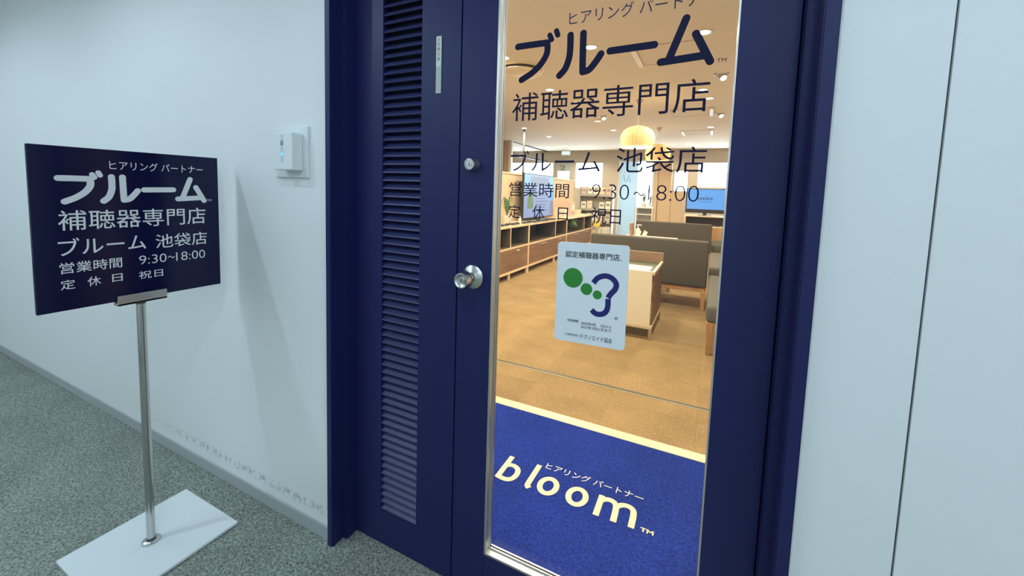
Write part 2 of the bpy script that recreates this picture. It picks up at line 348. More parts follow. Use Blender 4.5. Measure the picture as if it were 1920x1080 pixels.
build(MB().text(KANA, (-.375, -.020, 1.746, 1.781), gp), 'lettering', M['thin_vinyl'], d2, label='thin slate lettering line along the top of the glass')
build(logo(MB(), gp, .0182), 'lettering', M['navy_vinyl'], d2, label='large bold rounded navy lettering')
NV = M['navy_vinyl']
letters([('TM', (-.0113, .0087, 1.6115, 1.620), 0)], gp, NV, d2)
letters([('補聴器専門店', (-.5375, -.0215, 1.4997, 1.5786), 0)], gp, NV, d2, 'navy lettering line under the bold word')
letters([('ブルーム', (-.537, -.2715, 1.3565, 1.4150), .001), ('池袋店', (-.2300, -.0185, 1.3555, 1.4190), 0)], gp, NV, d2, 'navy lettering across the middle of the glass')
letters([('営業時間', (-.5385, -.3550, 1.2835, 1.3245), .001), ('9:30', (-.2910, -.1935, 1.2855, 1.3245), -.018), ('～', (-.1821, -.1545, 1.2960, 1.3075), .002), ('18:00', (-.1463, -.0295, 1.2868, 1.3255), -.018)], gp, NV, d2, 'navy lettering giving the opening hours')
letters([('定', (-.5388, -.5016, 1.2190, 1.2585), .001), ('休', (-.4626, -.4256, 1.2195, 1.2605), .001), ('日', (-.3850, -.3550, 1.2220, 1.2575), .001), ('祝日', (-.2890, -.2110, 1.2190, 1.2620), .001)], gp, NV, d2, 'navy lettering naming the closing day')
# deadbolt and knob
kx, kz = -.645, 1.373
lk = build(MB().lathe([(.001, .0), (.021, .0), (.0205, .004), (.0185, .007), (.0180, .024), (.0165, .028), (.0145, .0285), (.0135, .0265), (.001, .0265)], (kx, YD, kz), (0, -1, 0)), 'deadbolt', M['steel'], d2, True)
build(MB().cyl((kx, YD-.026, kz), (kx, YD-.0285, kz), .0075), 'keyway', M['steel'], lk, True)
build(MB().box(kx-.001, kx+.001, YD-.0295, YD-.028, kz-.0045, kz+.0045), 'key_slot', M['steel_dark'], lk)
kx, kz = -.640, 1.034
kn = build(MB().lathe([(.001, 0), (.037, 0), (.0365, .003), (.030, .008), (.016, .014), (.0145, .020), (.0145, .026), (.021, .032), (.0255, .040), (.0262, .050), (.0235, .062), (.0225, .067), (.0205, .0675), (.018, .065), (.010, .061), (.001, .061)], (kx, YD, kz), (0, -1, 0), 40), 'door_knob', M['steel'], d2, True)
build(MB().cyl((kx, YD-.060, kz), (kx, YD-.0635, kz), .0085), 'keyway', M['steel'], kn, True)
build(MB().box(kx-.001, kx+.001, YD-.0645, YD-.063, kz-.005, kz+.005), 'key_slot', M['steel_dark'], kn)

# ================================================================== CORRIDOR THINGS
t = thing('notice_plate', 'narrow pale upright label strip stuck high on the navy door beside the louvres', 'label', (-.779, YD, 1.591))
fp = lambda u, v, q: (u, YD-q, v)
build(MB().box(-.7885, -.7685, YD-.003, YD, 1.591, 1.762, .0008, 1), 'holder', M['label_b'], t)
build(MB().prism([(-.7875, 1.673), (-.783, 1.6715), (-.778, 1.6685), (-.773, 1.673), (-.7695, 1.674), (-.7695, 1.761), (-.7875, 1.761)], .003, .0038, fp), 'label_paper', M['label_a'], t)
nb = MB(); nr = MB()
for i, ch in enumerate('火元責任者'):
    (nr if i in (2, 3) else nb).text(ch, (-.7835, -.7735, 1.7465-i*.0145, 1.7575-i*.0145), fp, .0041)
build(nb, 'lettering', M['ink'], t); build(nr, 'lettering', M['redink'], t, label='two red characters')

# certification plate on the door glass
t = thing('certificate_plate', 'pale rounded certification plate with green dots and blue ear emblem on the door glass', 'sign', (-.3795, YG-.0008, .8806))
sk = lambda u, v, q: (-.3795+u, YG-.0012-q, .8806+v+.025*u)
build(MB().rrect(0, .1965, .001, .2815, .010, sk, 0, .0016), 'plate', M['sticker'], t)
e = .0022
letters([('認定補聴器専門店', (.0234, .172, .2395, .2575), .010), ('。', (.1735, .1775, .2395, .2435), 0)], sk, M['ink'], t, None, e)
for a_, b_, r_ in ((.0475, .1829, .0275), (.0869, .1555, .0163), (.1174, .143, .0122)): build(MB().disc(a_, b_, r_, sk, e), 'green_dot', M['green'], t)
build(MB().stroke([(.1055, .1745), (.1169, .1895), (.1365, .1968), (.1549, .192), (.1662, .1787), (.1645, .1642), (.154, .1505), (.1465, .138)], .0145, sk, e, 'butt').stroke([(.1472, .1352), (.1469, .1116), (.1401, .0967), (.1265, .0905), (.114, .092), (.1040, .1000)], .0145, sk, e, 'butt'), 'ear_emblem', M['blue'], t)
letters([('®', (.167, .1755, .0805, .0895), 0), ('有効期間', (.0364, .068, .0585, .0665), .006), ('2022年4月　1日から', (.0765, .1597, .0550, .0640), .004), ('2027年3月31日まで', (.0765, .160, .0445, .0535), .004), ('公益財団法人', (.0313, .0740, .0190, .0255), .004), ('テクノエイド協会', (.0751, .1637, .0150, .0290), .004)], sk, M['ink'], t, None, e)

# intercom / card reader on the wall
t = thing('card_reader', 'small white card reader box with blue light on the wall beside the door', 'card reader', (-1.355, YW, 1.41))
build(MB().box(-1.443, -1.268, YW-.010, YW, 1.322, 1.500, .002), 'backplate', M['white_plastic'], t)
build(MB().box(-1.387, -1.290, YW-.052, YW-.010, 1.346, 1.474, .004, 3), 'reader_body', M['white_plastic'], t)
rp = lambda u, v, q: (u, YW-.052-q, v)
build(MB().rrect(-1.349, -1.335, 1.372, 1.468, .003, rp, 0, .0006), 'reader_strip', mat('pale strip', (.60, .65, .66), .35), t)
build(MB().box(-1.3485, -1.3355, YW-.0535, YW-.052, 1.430, 1.446, .0005, 1).box(-1.3485, -1.3355, YW-.0545, YW-.052, 1.436, 1.438), 'reader_slot', M['grey_plastic'], t)
build(MB().box(-1.3465, -1.3375, YW-.0536, YW-.0515, 1.396, 1.406, .0005, 1), 'indicator_light', M['led'], t)

# ---- sign stand
t = thing('sign_stand', 'navy sign board with white lettering on a steel pole standing on the corridor carpet', 'sign', (-1.722, .669, 0))
build(MB().box(-1.900, -1.541, .482, .862, .0015, .012, .0015, 1), 'base_plate', M['base'], t)
build(MB().lathe([(.001, .012), (.0275, .012), (.0265, .0155), (.018, .0175), (.016, .019), (.001, .019)], (-1.722, .669, 0)), 'collar', M['steel'], t, True)
build(MB().cyl((-1.722, .669, .017), (-1.722, .669, .890), .0125, seg=32), 'pole', M['chrome'], t, True)
for z_ in (.878, .0185): build(MB().cyl((-1.722, .669, z_), (-1.722, .669, z_+.008), .0135, seg=24), 'pole_ring', M['steel_dark'], t, True)
build(MB().box(-1.737, -1.707, .605, .738, .884, .8905, .0006, 1).box(-1.7145, -1.707, .605, .738, .884, .9165, .0008, 1).box(-1.737, -1.7305, .605, .738, .884, .9165, .0008, 1), 'clamp_bracket', M['alu'], t)
pn = build(MB().box(-1.7285, -1.7155, .4305, .9175, .899, 1.388, .0008, 1), 'sign_panel', M['signface'], t)
sp = lambda u, v, q: (-1.7153+q, u, v)
a0, a1, b0, b1 = -.5329, -.0180, 1.607, 1.744      # extent of the drawn word on the glass
smap = lambda p: (.4826+(p[0]-a0)/(a1-a0)*.390, 1.2195+(p[1]-b0)/(b1-b0)*.1010)
build(logo(MB(), sp, .0172, smap), 'lettering', M['white_vinyl'], pn, label='large bold rounded white lettering')
WV = M['white_vinyl']
letters([('TM', (.8770, .8930, 1.2235, 1.2305), 0), (KANA, (.603, .8665, 1.326, 1.3545), 0), ('補聴器専門店', (.4826, .8710, 1.1395, 1.1995), .002), ('ブルーム', (.4800, .6875, 1.0645, 1.1165), .005), ('池袋店', (.7140, .8735, 1.0615, 1.1095), .002),
         ('営業時間', (.4805, .6228, 1.0105, 1.0440), .005), ('9:30', (.6670, .7435, 1.0115, 1.0415), -.008), ('～', (.7476, .7681, 1.0215, 1.0310), .004), ('18:00', (.7725, .8653, 1.0095, 1.0405), -.008),
         ('定', (.4804, .5117, .9625, .9920), .004), ('休', (.5384, .5696, .9625, .9920), .004), ('日', (.5964, .6223, .9655, .9905), .004), ('祝日', (.6640, .7318, .9620, .9885), .002)], sp, WV, pn)

# corridor downlights
def downlight(x, y, z, lens, label, cat, group, power, col, r=.055, size=.05, angle=150, blend=.7, name='downlight'):
    t = thing(name, label, cat, (x, y, z), group)
    build(MB().lathe([(r*.78, -.001), (r*.82, -.006), (r*1.05, -.007), (r*1.15, -.004), (r*1.16, 0)], (x, y, z), seg=28), 'trim_ring', M['white'], t, True)
    build(MB().disc(0, 0, r*.8, lambda a, b, q: (x+a, y-b, z-.0015), 0, 28), 'lens', lens, t)
    lamp('bulb', 'SPOT', (x, y, z-.012), power, col, t, size, angle, blend)
    return t
ORD = ['first', 'second', 'third', 'fourth', 'fifth', 'sixth', 'seventh', 'eighth', 'ninth', 'tenth', 'eleventh', 'twelfth', 'thirteenth', 'fourteenth', 'fifteenth', 'sixteenth']
for i, x in enumerate((-5.6, -3.9, -2.25, -.35, 1.5)):
    downlight(x, -.12, CEIL, M['lens_cool'], f'round white corridor downlight, {ORD[i]} from the far left end of the row over the carpet', 'ceiling light', 'corridor downlights', CORRIDOR_W, COOL, .07, .035, 160, .5)
for i, x in enumerate((-5.3, -2.6, .95, 2.6)):  # unseen fill panels, added to raise the corridor's soft ambient light
    y = -1.25; t = thing('added_fill_panel', f'long added corridor fill light away from the door wall, {ORD[i]} from the far left end', 'ceiling light', (x, y, CEIL), 'added corridor fill lights')
    build(MB().box(x-.65, x+.65, y-.16, y-.13, CEIL-.015, CEIL).box(x-.65, x+.65, y+.13, y+.16, CEIL-.015, CEIL).box(x-.65, x-.62, y-.13, y+.13, CEIL-.015, CEIL).box(x+.62, x+.65, y-.13, y+.13, CEIL-.015, CEIL), 'frame', M['white'], t)
    build(MB().box(x-.62, x+.62, y-.13, y+.13, CEIL-.008, CEIL), 'diffuser', M['lens_fill'], t)
    L = bpy.data.lights.new('tube', 'AREA'); L.shape = 'RECTANGLE'; L.size = 1.22; L.size_y = .24; L.energy = FILL_W; L.color = COOL
    o = bpy.data.objects.new('tube', L); C.objects.link(o); o.parent = t; o.location = (0, 0, -.018)

# ================================================================== SHOP SHELL
struct(MB().box(-8, 2.1, 1.09, BACK+.2, -.1, 0), 'floor_shop', M['shop_carpet'])
struct(MB().box(-8, 2.1, YW+.12, BACK+.2, CEIL, CEIL+.1), 'ceiling_shop', M['shop_ceiling'])
struct(MB().box(-8.1, -8, YW+.12, BACK+.2, 0, CEIL), 'wall_shop_left', M['shop_wall'])
struct(MB().box(2.0, 2.1, YW+.12, BACK+.2, 0, CEIL), 'wall_shop_right', M['shop_wall'])
struct(MB().box(-8, -4.87, 9.70, 9.80, 0, CEIL).box(-4.99, -4.87, 9.66, 9.70, 0, CEIL), 'wall_side', M['shop_wall'])
# back wall: a taupe wall with window and door openings
wins = [(-6.4, -4.62, 1.35, 2.265), (-4.53, -3.99, 1.42, 2.255), (-3.93, -3.02, 1.42, 2.26), (-2.04, -1.56, .05, 2.30), (-1.03, -.62, 1.405, 2.03), (-.43, 1.6, 1.53, 2.26)]
xs = [-8]+[v for q in wins for v in q[:2]]+[2.1]
bw = MB()
for i in range(0, len(xs), 2): bw.box(xs[i], xs[i+1], BACK, BACK+.2, 0, CEIL)
for x0, x1, z0, z1 in wins: bw.box(x0, x1, BACK, BACK+.2, 0, z0).box(x0, x1, BACK, BACK+.2, z1, CEIL)
struct(bw, 'wall_back', M['pillar'])
for i, (x0, x1, z0, z1) in enumerate(wins):
    f = MB().box(x0, x0+.035, BACK+.02, BACK+.09, z0, z1).box(x1-.035, x1, BACK+.02, BACK+.09, z0, z1).box(x0, x1, BACK+.02, BACK+.09, z0, z0+.035).box(x0, x1, BACK+.02, BACK+.09, z1-.035, z1)
    wo = struct(f, f'window_{i+1}', M['pillar'] if i != 3 else M['white'])
    build(MB().box(x0+.03, x1-.03, BACK+.045, BACK+.055, z0+.03, z1-.03), 'glass_pane', M['windowglass'], wo)
# grey green door with number and lower light opening in front of window 2
dq = struct(MB().box(-4.53, -4.47, BACK-.045, BACK-.002, 0, 2.26).box(-4.08, -3.99, BACK-.045, BACK-.002, 0, 2.26).box(-4.47, -4.08, BACK-.045, BACK-.002, 1.96, 2.26).box(-4.47, -4.08, BACK-.045, BACK-.002, 0, 1.3), 'door_4', M['greydoor'])
build(MB().text('2', (-4.40, -4.22, 1.99, 2.14), lambda u, v, q: (u, BACK-.047, v)), 'door_number', mat('dark green print', (.05, .09, .06), .5), dq)
build(MB().box(-4.47, -4.08, BACK-.03, BACK-.022, 1.3, 1.96), 'glass_pane', M['windowglass'], dq)
# pale blue door leaf standing open, beige sliding panel
db = struct(MB().box(-2.140, -1.715, 10.50, 10.54, .01, 2.115, .004), 'door_3', M['paleblue'])
build(MB().box(-2.16, -2.140, 10.49, 10.55, 0, 2.13), 'door_edge', M['white'], db)
bp_ = lambda u, v, q: (u, 10.4985, v)
build(MB().stroke([(-2.04, 1.79), (-2.00, 1.61)], .012, bp_, cap='butt').stroke([(-1.90, 1.78), (-1.96, 1.62)], .012, bp_, cap='butt').stroke([(-1.89, 1.70), (-1.87, 1.60)], .012, bp_, cap='butt').stroke([(-2.03, 1.86), (-2.01, 1.84)], .014, bp_, cap='butt').stroke([(-1.91, 1.86), (-1.89, 1.84)], .014, bp_, cap='butt'), 'door_mark', mat('grey blue print', (.12, .16, .2), .5), db)
struct(MB().box(-1.20, -.905, 10.50, 10.60, 0, 2.11, .003).box(-1.27, -1.21, 10.47, 10.62, 0, 2.15, .003).box(-.905, -.63, 10.52, 10.58, 0, 1.40, .003), 'wall_beige_panel', M['beige'])
# glass partition on the left with a slim white post
gl = struct(MB().box(-4.875, -4.845, 9.81, BACK, 2.57, CEIL).box(-4.875, -4.845, 9.81, BACK, 2.24, 2.28), 'window_7', M['steel_dark'])
build(MB().box(-4.864, -4.856, 9.81, BACK, .1, 2.57), 'glass_pane', M['windowglass'], gl)
build(MB().box(-4.86, -4.78, 9.62, 9.70, 0, CEIL), 'post', M['white'], gl)
# edging strip and floor joint
struct(MB().box(-3, 2.0, 2.118, 2.186, 0, .010, .002, 1).box(-3, 2.0, 2.186, 2.192, 0, .006), 'trim_3', M['strip'])
struct(MB().box(-3, 2.0, 2.672, 2.702, 0, .0025), 'trim_4', M['groove_in'])
struct(MB().box(-3, 2.0, 2.6665, 2.6705, 0, .004), 'trim_5', M['strip'])

# ---- blue entrance mat
t = thing('entrance_mat', 'blue pile entrance mat with cream lettering on the floor behind the glass door', 'mat', (-.5, 1.6, 0))
build(MB().box(-1.35, .55, 1.12, 2.114, 0, .012, .003, 1), 'mat_pile', M['mat_blue'], t)
mp = lambda u, v, q: (u, v, .0132+q)
m_ = MB(); wd = .0245
m_.stroke([(-.7895, 1.7060), (-.7890, 1.5450)], wd, mp, cap='butt').stroke([(-.789, 1.632), (-.768, 1.6475), (-.743, 1.6460), (-.7235, 1.628), (-.7180, 1.5965), (-.7265, 1.5665), (-.7450, 1.5525), (-.770, 1.5515), (-.789, 1.5545)], wd, mp)
m_.stroke([(-.6490, 1.7115), (-.6490, 1.585), (-.6465, 1.562), (-.6350, 1.5515)], wd, mp, cap='butt')
for cx in (-.5650, -.4340):
    m_.stroke([(cx+.0355*math.cos(R(a)), 1.6030+.0465*math.sin(R(a))) for a in range(0, 360, 30)], wd, mp, closed=True)
m_.stroke([(-.3400, 1.6610), (-.3385, 1.5405)], wd, mp, cap='butt').stroke([(-.339, 1.628), (-.3230, 1.6445), (-.3020, 1.6500), (-.2830, 1.6420), (-.2730, 1.6180), (-.2690, 1.5415)], wd, mp, cap='butt').stroke([(-.2725, 1.626), (-.2550, 1.6445), (-.2330, 1.6510), (-.2130, 1.6440), (-.2030, 1.6200), (-.2010, 1.5445)], wd, mp, cap='butt')
build(m_, 'lettering', M['mat_cream'], t, label='large cream lettering')
build(MB().text(KANA, (-.620, -.180, 1.7035, 1.7475), mp), 'lettering', M['mat_white'], t, label='thin white lettering')
build(MB().text('TM', (-.1680, -.1180, 1.5480, 1.5685), mp, weight=.03), 'lettering', M['mat_cream'], t)

# ================================================================== SHOP FURNITURE
def plant(name, label, loc, r, h, n, cat='plant', pot=True, group=None, seedv=1, droop=.5):
    rnd = random.Random(seedv); t = thing(name, label, cat, loc, group); x, y, z = loc
    if pot: build(MB().lathe([(.001, 0), (r*.42, 0), (r*.5, .02), (r*.55, h*.28), (r*.5, h*.29), (r*.48, h*.25), (.001, h*.25)], loc, seg=20), 'pot', M['pot'], t, True)
    b = MB(); z0 = z+(h*.26 if pot else .0)
    for k in range(n):
        a = rnd.uniform(0, 6.28); l = r*rnd.uniform(.5, 1.1); hh = (z+h-z0)*rnd.uniform(.4, 1); d = Vector((math.cos(a), math.sin(a), 0)); s = Vector((-d.y, d.x, 0))*r*rnd.uniform(.035, .07)
        p0 = Vector((x, y, z0)); p1 = p0+d*l*.45+Vector((0, 0, hh)); p2 = p0+d*l+Vector((0, 0, hh*(1-droop*rnd.random())))
        bmv = [b.bm.verts.new(q) for q in (p0-s*.3, p0+s*.3, p1+s, p2, p1-s)]; b.bm.faces.new((bmv[0], bmv[1], bmv[2], bmv[4])); b.bm.faces.new((bmv[4], bmv[2], bmv[3]))
    build(b, 'leaves', M['leaf'], t); return t

# sideboard units along the left
CF, CB, CH = -2.565, -2.96, .795
UL = 1.874
def sideboard(y0, label):
    t = thing('sideboard', label, 'sideboard', (CF, y0, 0), 'sideboard units along the left wall'); y1 = y0+UL; yd = y0+1.226; G = .0015
    b = MB().box(CB, CF, y0+G, y1-G, .760, CH, .002, 1).box(CB, CF, y0+G, y0+.022, .094, .76).box(CB, CF, y1-.022, y1-G, .094, .76).box(CB, CF, y0+.022, y1-.022, .450, .478).box(CB, CF, y0+.022, y1-.022, .094, .130)
    b.box(CB+.02, CF-.002, yd-.011, yd+.011, .478, .760)
    build(b, 'carcass', M['maple'], t)
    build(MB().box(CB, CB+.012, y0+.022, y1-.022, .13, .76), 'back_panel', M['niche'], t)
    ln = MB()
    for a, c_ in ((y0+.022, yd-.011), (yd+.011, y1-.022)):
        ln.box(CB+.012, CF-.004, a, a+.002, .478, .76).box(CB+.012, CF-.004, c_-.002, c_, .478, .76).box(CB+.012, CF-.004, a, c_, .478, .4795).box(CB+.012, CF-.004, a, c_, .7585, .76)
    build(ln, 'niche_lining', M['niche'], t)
    ym = (y0+.022+yd)/2
    for a, c_, hy in ((y0+.022, ym, ym-.075), (ym, yd, ym+.075), (yd, y1-.022, yd+.22)):
        d = build(MB().box(CF-.018, CF-.001, a+.002, c_-.002, .132, .448, .001, 1), 'door', M['walnut'], t)
        build(MB().tube([(CF-.002, hy-.045, .418), (CF+.018, hy-.045, .418), (CF+.018, hy+.045, .418), (CF-.002, hy+.045, .418)], .0045), 'handle', M['alu'], d)
    for yy in (y0+.02, yd, y1-.02):
        for xx in (CF-.02, CB+.02): build(MB().box(xx-.014, xx+.014, yy-.014, yy+.014, 0, .094), 'leg', M['maple'] if xx > -2.7 else M['brownwood'], t)
    return t
s1 = sideboard(4.010, 'pale wood sideboard unit with walnut doors, nearest the glass door, plant in its open niche')
copy_tree(s1, (CF, 4.010+UL, 0), 'pale wood sideboard unit with walnut doors standing under the large display screen')
copy_tree(s1, (CF, 4.010+2*UL, 0), 'pale wood sideboard unit with walnut doors, farthest unit, beside the brochure rack')
struct(MB().box(-3.04, -2.965, 3.6, 9.36, 0, 1.565), 'wall_low_partition', M['beige'])
struct(MB().box(-3.055, -2.95, 3.6, 9.375, 1.565, 1.592, .003, 1), 'trim_6', M['maple'])
# large display on the sideboard
t = thing('display_screen', 'large lit screen with a pale blue page standing on the sideboard', 'screen', (-2.80, 6.85, CH))
build(MB().box(-2.835, -2.800, 6.140, 7.555, .826, 1.605, .006), 'bezel', M['black'], t)
build(MB().box(-2.92, -2.72, 6.70, 7.00, CH, CH+.012, .004).box(-2.845, -2.815, 6.81, 6.89, CH+.01, .85), 'stand', M['black'], t)
dp = lambda u, v, q: (-2.7995+q, u, v)
sc_ = build(MB().rrect(6.160, 7.535, .848, 1.585, .002, dp), 'screen', M['screen_pale'], t)
build(MB().rrect(7.30, 7.535, 1.15, 1.585, .002, dp, .0008), 'picture', M['screen_sky'], sc_); build(MB().rrect(6.16, 6.40, 1.40, 1.585, .002, dp, .0008), 'picture', M['screen_sky'], sc_)
build(MB().rrect(6.30, 6.55, 1.00, 1.28, .002, dp, .0012), 'picture', M['screen_green'], sc_)
build(MB().rrect(6.42, 7.28, 1.40, 1.56, .002, dp, .0012), 'picture', M['screen_grey'], sc_); build(MB().rrect(7.36, 7.52, .87, 1.13, .002, dp, .0012), 'picture', M['screen_grey'], sc_)
ln = MB()
for k in range(7): ln.rrect(6.66, 7.25-.07*(k % 3), 1.28-k*.055, 1.292-k*.055, .002, dp, .0014)
build(ln, 'text_lines', M['screen_line'], sc_)
# things on the sideboard top
for i, (x, y, l) in enumerate(((-2.66, 5.12, .20), (-2.65, 5.46, .22), (-2.64, 5.84, .24), (-2.63, 6.22, .26), (-2.63, 6.60, .26), (-2.63, 6.98, .24))):
    tt = thing('display_tray', f'small dark tray with hearing aid pieces on the sideboard, {ORD[i]} from the door', 'tray', (x, y, CH), 'display trays on the sideboard')
    build(MB().box(x-.07, x+.07, y-l/2, y+l/2, CH, CH+.012, .003).box(x-.07, x+.07, y-l/2, y-l/2+.008, CH+.01, CH+.02).box(x-.07, x+.07, y+l/2-.008, y+l/2, CH+.01, CH+.02), 'tray_base', M['tray'], tt)
    for k in range(3):
        pb = MB().box(x-.045, x+.005, y-l*.34+k*l*.26, y-l*.34+k*l*.26+.035, CH+.012, CH+.03, .008)
        build(pb, 'sample_piece', M['grey_plastic'], tt)
t = thing('spray_bottle', 'small white bottle standing on the sideboard before the large screen', 'bottle', (-2.63, 5.66, CH))
build(MB().lathe([(.001, 0), (.022, 0), (.024, .006), (.024, .075), (.012, .088), (.001, .088)], (-2.63, 5.66, CH), seg=20), 'bottle', M['white'], t, True)
build(MB().cyl((-2.63, 5.66, CH+.086), (-2.63, 5.66, CH+.118), .011), 'cap', M['white'], t, True)
t = thing('camera_device', 'round black device with a white spot at the near end of the sideboard', 'device', (-2.81, 5.06, CH))
build(MB().lathe([(.001, .0), (.05, 0), (.055, .01), (.03, .02), (.026, .05), (.001, .05)], (-2.81, 5.06, CH), seg=20), 'foot', M['black'], t, True)
build(MB().lathe([(.001, .05), (.045, .06), (.068, .10), (.06, .14), (.03, .165), (.001, .17)], (-2.81, 5.06, CH), seg=24), 'head', M['black'], t, True)
build(MB().cyl((-2.77, 5.01, CH+.09), (-2.76, 5.0, CH+.09), .02), 'lens', M['white'], t, True)
plant('potted_plant', 'leafy plant in a pale pot on the sideboard left of the large screen', (-2.80, 5.55, CH), .13, .42, 90, seedv=3)
plant('trailing_plant', 'green trailing plant sitting in the open niche nearest the door', (-2.68, 4.80, .480), .16, .27, 120, pot=False, seedv=5)
plant('trailing_plant', 'green trailing plant in the open niche of the farthest sideboard unit', (-2.70, 8.38, .480), .24, .26, 190, pot=False, seedv=8)
for i, (y, l, h, m_, lab) in enumerate(((7.69, .16, .20, 'paper_cream', 'cream card box on the sideboard just right of the large screen'), (7.95, .20, .15, 'paper', 'white printed box in the middle of the sideboard packages'), (8.35, .24, .30, 'paper_pink', 'tall pinkish card box on the far part of the sideboard'), (8.85, .2, .12, 'paper_cream', 'low cream box near the far end of the sideboard'))):
    tt = thing('product_box', lab, 'box', (-2.72, y, CH), 'boxes on the sideboard')
    build(MB().box(-2.80, -2.64, y-l/2, y+l/2, CH, CH+h, .003), 'carton', M[m_], tt)
    build(MB().box(-2.6405, -2.6385, y-l*.35, y+l*.35, CH+h*.45, CH+h*.8), 'printed_panel', M['paper_pink' if m_ != 'paper_pink' else 'paper'], tt)
    build(MB().box(-2.6405, -2.6385, y-l*.3, y+l*.1, CH+h*.15, CH+h*.32), 'printed_panel', M['paper_grey'], tt)

# display table
t = thing('display_table', 'low display table with cream front panel and wooden back rim, standing before the nearer sofa', 'table', (-.75, 3.75, 0))
TX0, TX1, TY0, TY1 = -1.10, -.412, 3.755, 4.46
build(MB().box(TX0, TX1-.02, TY0, TY0+.02, .118, .622, .0015, 1), 'front_panel', M['cream'], t)
build(MB().box(TX0, TX1, TY1-.025, TY1, .545, .705, .002, 1), 'back_rim', M['brownwood'], t)
build(MB().box(TX0, TX1-.005, TY0+.02, TY1-.025, .580, .598), 'table_top', M['tabletop'], t)
build(MB().box(TX1-.012, TX1-.004, TY0+.03, TY1-.03, .135, .588), 'side_panel', M['walnut'], t)
build(MB().box(TX1-.022, TX1, TY0, TY1, .592, .62, .001, 1).box(TX1-.022, TX1, TY0, TY1, .105, .13, .001, 1).box(TX0, TX1, TY0+.002, TY0+.022, .098, .118).box(TX0, TX0+.02, TY0, TY1, .105, .62).box(TX0, TX1, TY1-.03, TY1-.01, .105, .13), 'frame', M['maple'], t)
for x, y in ((TX0+.014, TY0+.014), (TX1-.014, TY0+.014), (TX0+.014, TY1-.014), (TX1-.014, TY1-.014)): build(MB().box(x-.014, x+.014, y-.014, y+.014, 0, .105), 'leg', M['steel'], t)
t = thing('price_sheet', 'pale printed sheet lying on the low display table', 'paper', (-.72, 4.02, .5985))
build(MB().box(-1.07, -.48, 3.83, 4.16, .5985, .6005), 'sheet', M['paper'], t)
pg = MB()
for k in range(5):
    for j in range(2): pg.box(-1.05+k*.112, -.96+k*.112, 3.86+j*.15, 3.975+j*.15, .6008, .6012)
build(pg, 'print', M['paper_pink'], t)

# sofas with their backs to the door
def sofa(x0, y0, label, group):
    t = thing('sofa', label, 'sofa', (x0, y0, 0), group); x1 = x0+1.352
    build(MB().box(x0, x1, y0, y0+.13, .262, .793, .022, 3), 'backrest', M['fabric'], t, True)
    build(MB().box(x0+.01, x1-.01, y0+.13, y0+.66, .255, .43, .03, 3), 'seat', M['seat'], t, True)
    build(MB().box(x0+.01, x1-.01, y0+.02, y0+.64, .212, .262, .004, 1), 'base_rail', M['oak'], t)
    for xx in (x0+.03, x1-.03):
        for yy in (y0+.03, y0+.60):
            b = MB().box(xx-.028, xx+.028, yy-.028, yy+.028, 0, .22, .003, 1)
            for v in b.bm.verts:
                if v.co.z < .1: v.co.x = xx+(v.co.x-xx)*.7; v.co.y = yy+(v.co.y-yy)*.7
            build(b, 'leg', M['oak'], t)
    return t
so = sofa(-1.347, 5.043, 'grey brown sofa seen from behind, the nearer of two, behind the low display table', 'sofas turned away from the door')
copy_tree(so, (-1.318, 8.25, 0), 'grey brown sofa seen from behind, the farther one, before the blue television')
# long seats on the right
def bench(y0, ln, zt, label):
    t = thing('bench_seat', label, 'bench', (.02, y0, 0), 'grey cushioned benches at the right edge of the glass')
    build(MB().box(.014, .62, y0, y0+ln, .272, zt, .035, 4), 'seat', M['seat'], t, True)
    build(MB().box(.56, .70, y0, y0+ln, .272, .79, .03, 3), 'backrest', M['seat'], t, True)
    build(MB().box(.05, .60, y0+.02, y0+.06, .215, .275, .003, 1).box(.05, .09, y0+.03, y0+ln-.03, .215, .275, .003, 1), 'base_rail', M['oak'], t)
    for xx in (.048, .62):
        for yy in (y0+.035, y0+ln-.035):
            b = MB().box(xx-.028, xx+.028, yy-.028, yy+.028, 0, .275, .003, 1)
            for v in b.bm.verts:
                if v.co.z < .1: v.co.x = xx+(v.co.x-xx)*.62; v.co.y = yy+(v.co.y-yy)*.7
            build(b, 'leg', M['oak'], t)
    return t
bn = bench(3.635, 1.50, .415, 'grey cushioned bench with oak legs nearest the door at the right edge of the glass')
copy_tree(bn, (.024, 5.70, 0), 'grey cushioned bench in the middle of the row at the right edge of the glass')
b3 = bench(8.40, .86, .415, 'grey cushioned bench farthest back, beside the television console'); b3.location.x += .03

# table between the sofas with its small things
t = thing('meeting_table', 'pale wooden table between the two grey sofas', 'table', (-.76, 5.9, 0))
build(MB().box(-1.12, -.402, 5.76, 6.215, .676, .70, .003, 1), 'table_top', M['maple'], t)
for x, y in ((-1.07, 5.82), (-.46, 5.82), (-1.07, 6.15), (-.46, 6.15)): build(MB().box(x-.022, x+.022, y-.022, y+.022, 0, .676), 'leg', M['maple'], t)
build(MB().box(-1.07, -.46, 5.81, 5.83, .61, .676).box(-1.07, -.46, 6.14, 6.16, .61, .676), 'apron', M['maple'], t)
t = thing('pump_bottle', 'white hand sanitiser pump bottle on the pale table between the sofas', 'bottle', (-.940, 6.10, .70))
build(MB().lathe([(.001, 0), (.03, 0), (.033, .008), (.033, .095), (.012, .115), (.010, .125), (.001, .125)], (-.940, 6.10, .70), seg=24), 'bottle', M['paper'], t, True)
build(MB().cyl((-.940, 6.10, .825), (-.940, 6.10, .856), .006).box(-.960, -.890, 6.09, 6.11, .855, .867, .004), 'pump', M['white'], t, True)
t = thing('leaflet_stand', 'upright dark leaflet stand at the left end of the pale table', 'stand', (-1.02, 6.05, .70))
build(MB().box(-1.040, -1.006, 6.00, 6.18, .702, .885, .003, 1, (R(-5), 'Y')), 'board', M['brownwood'], t)
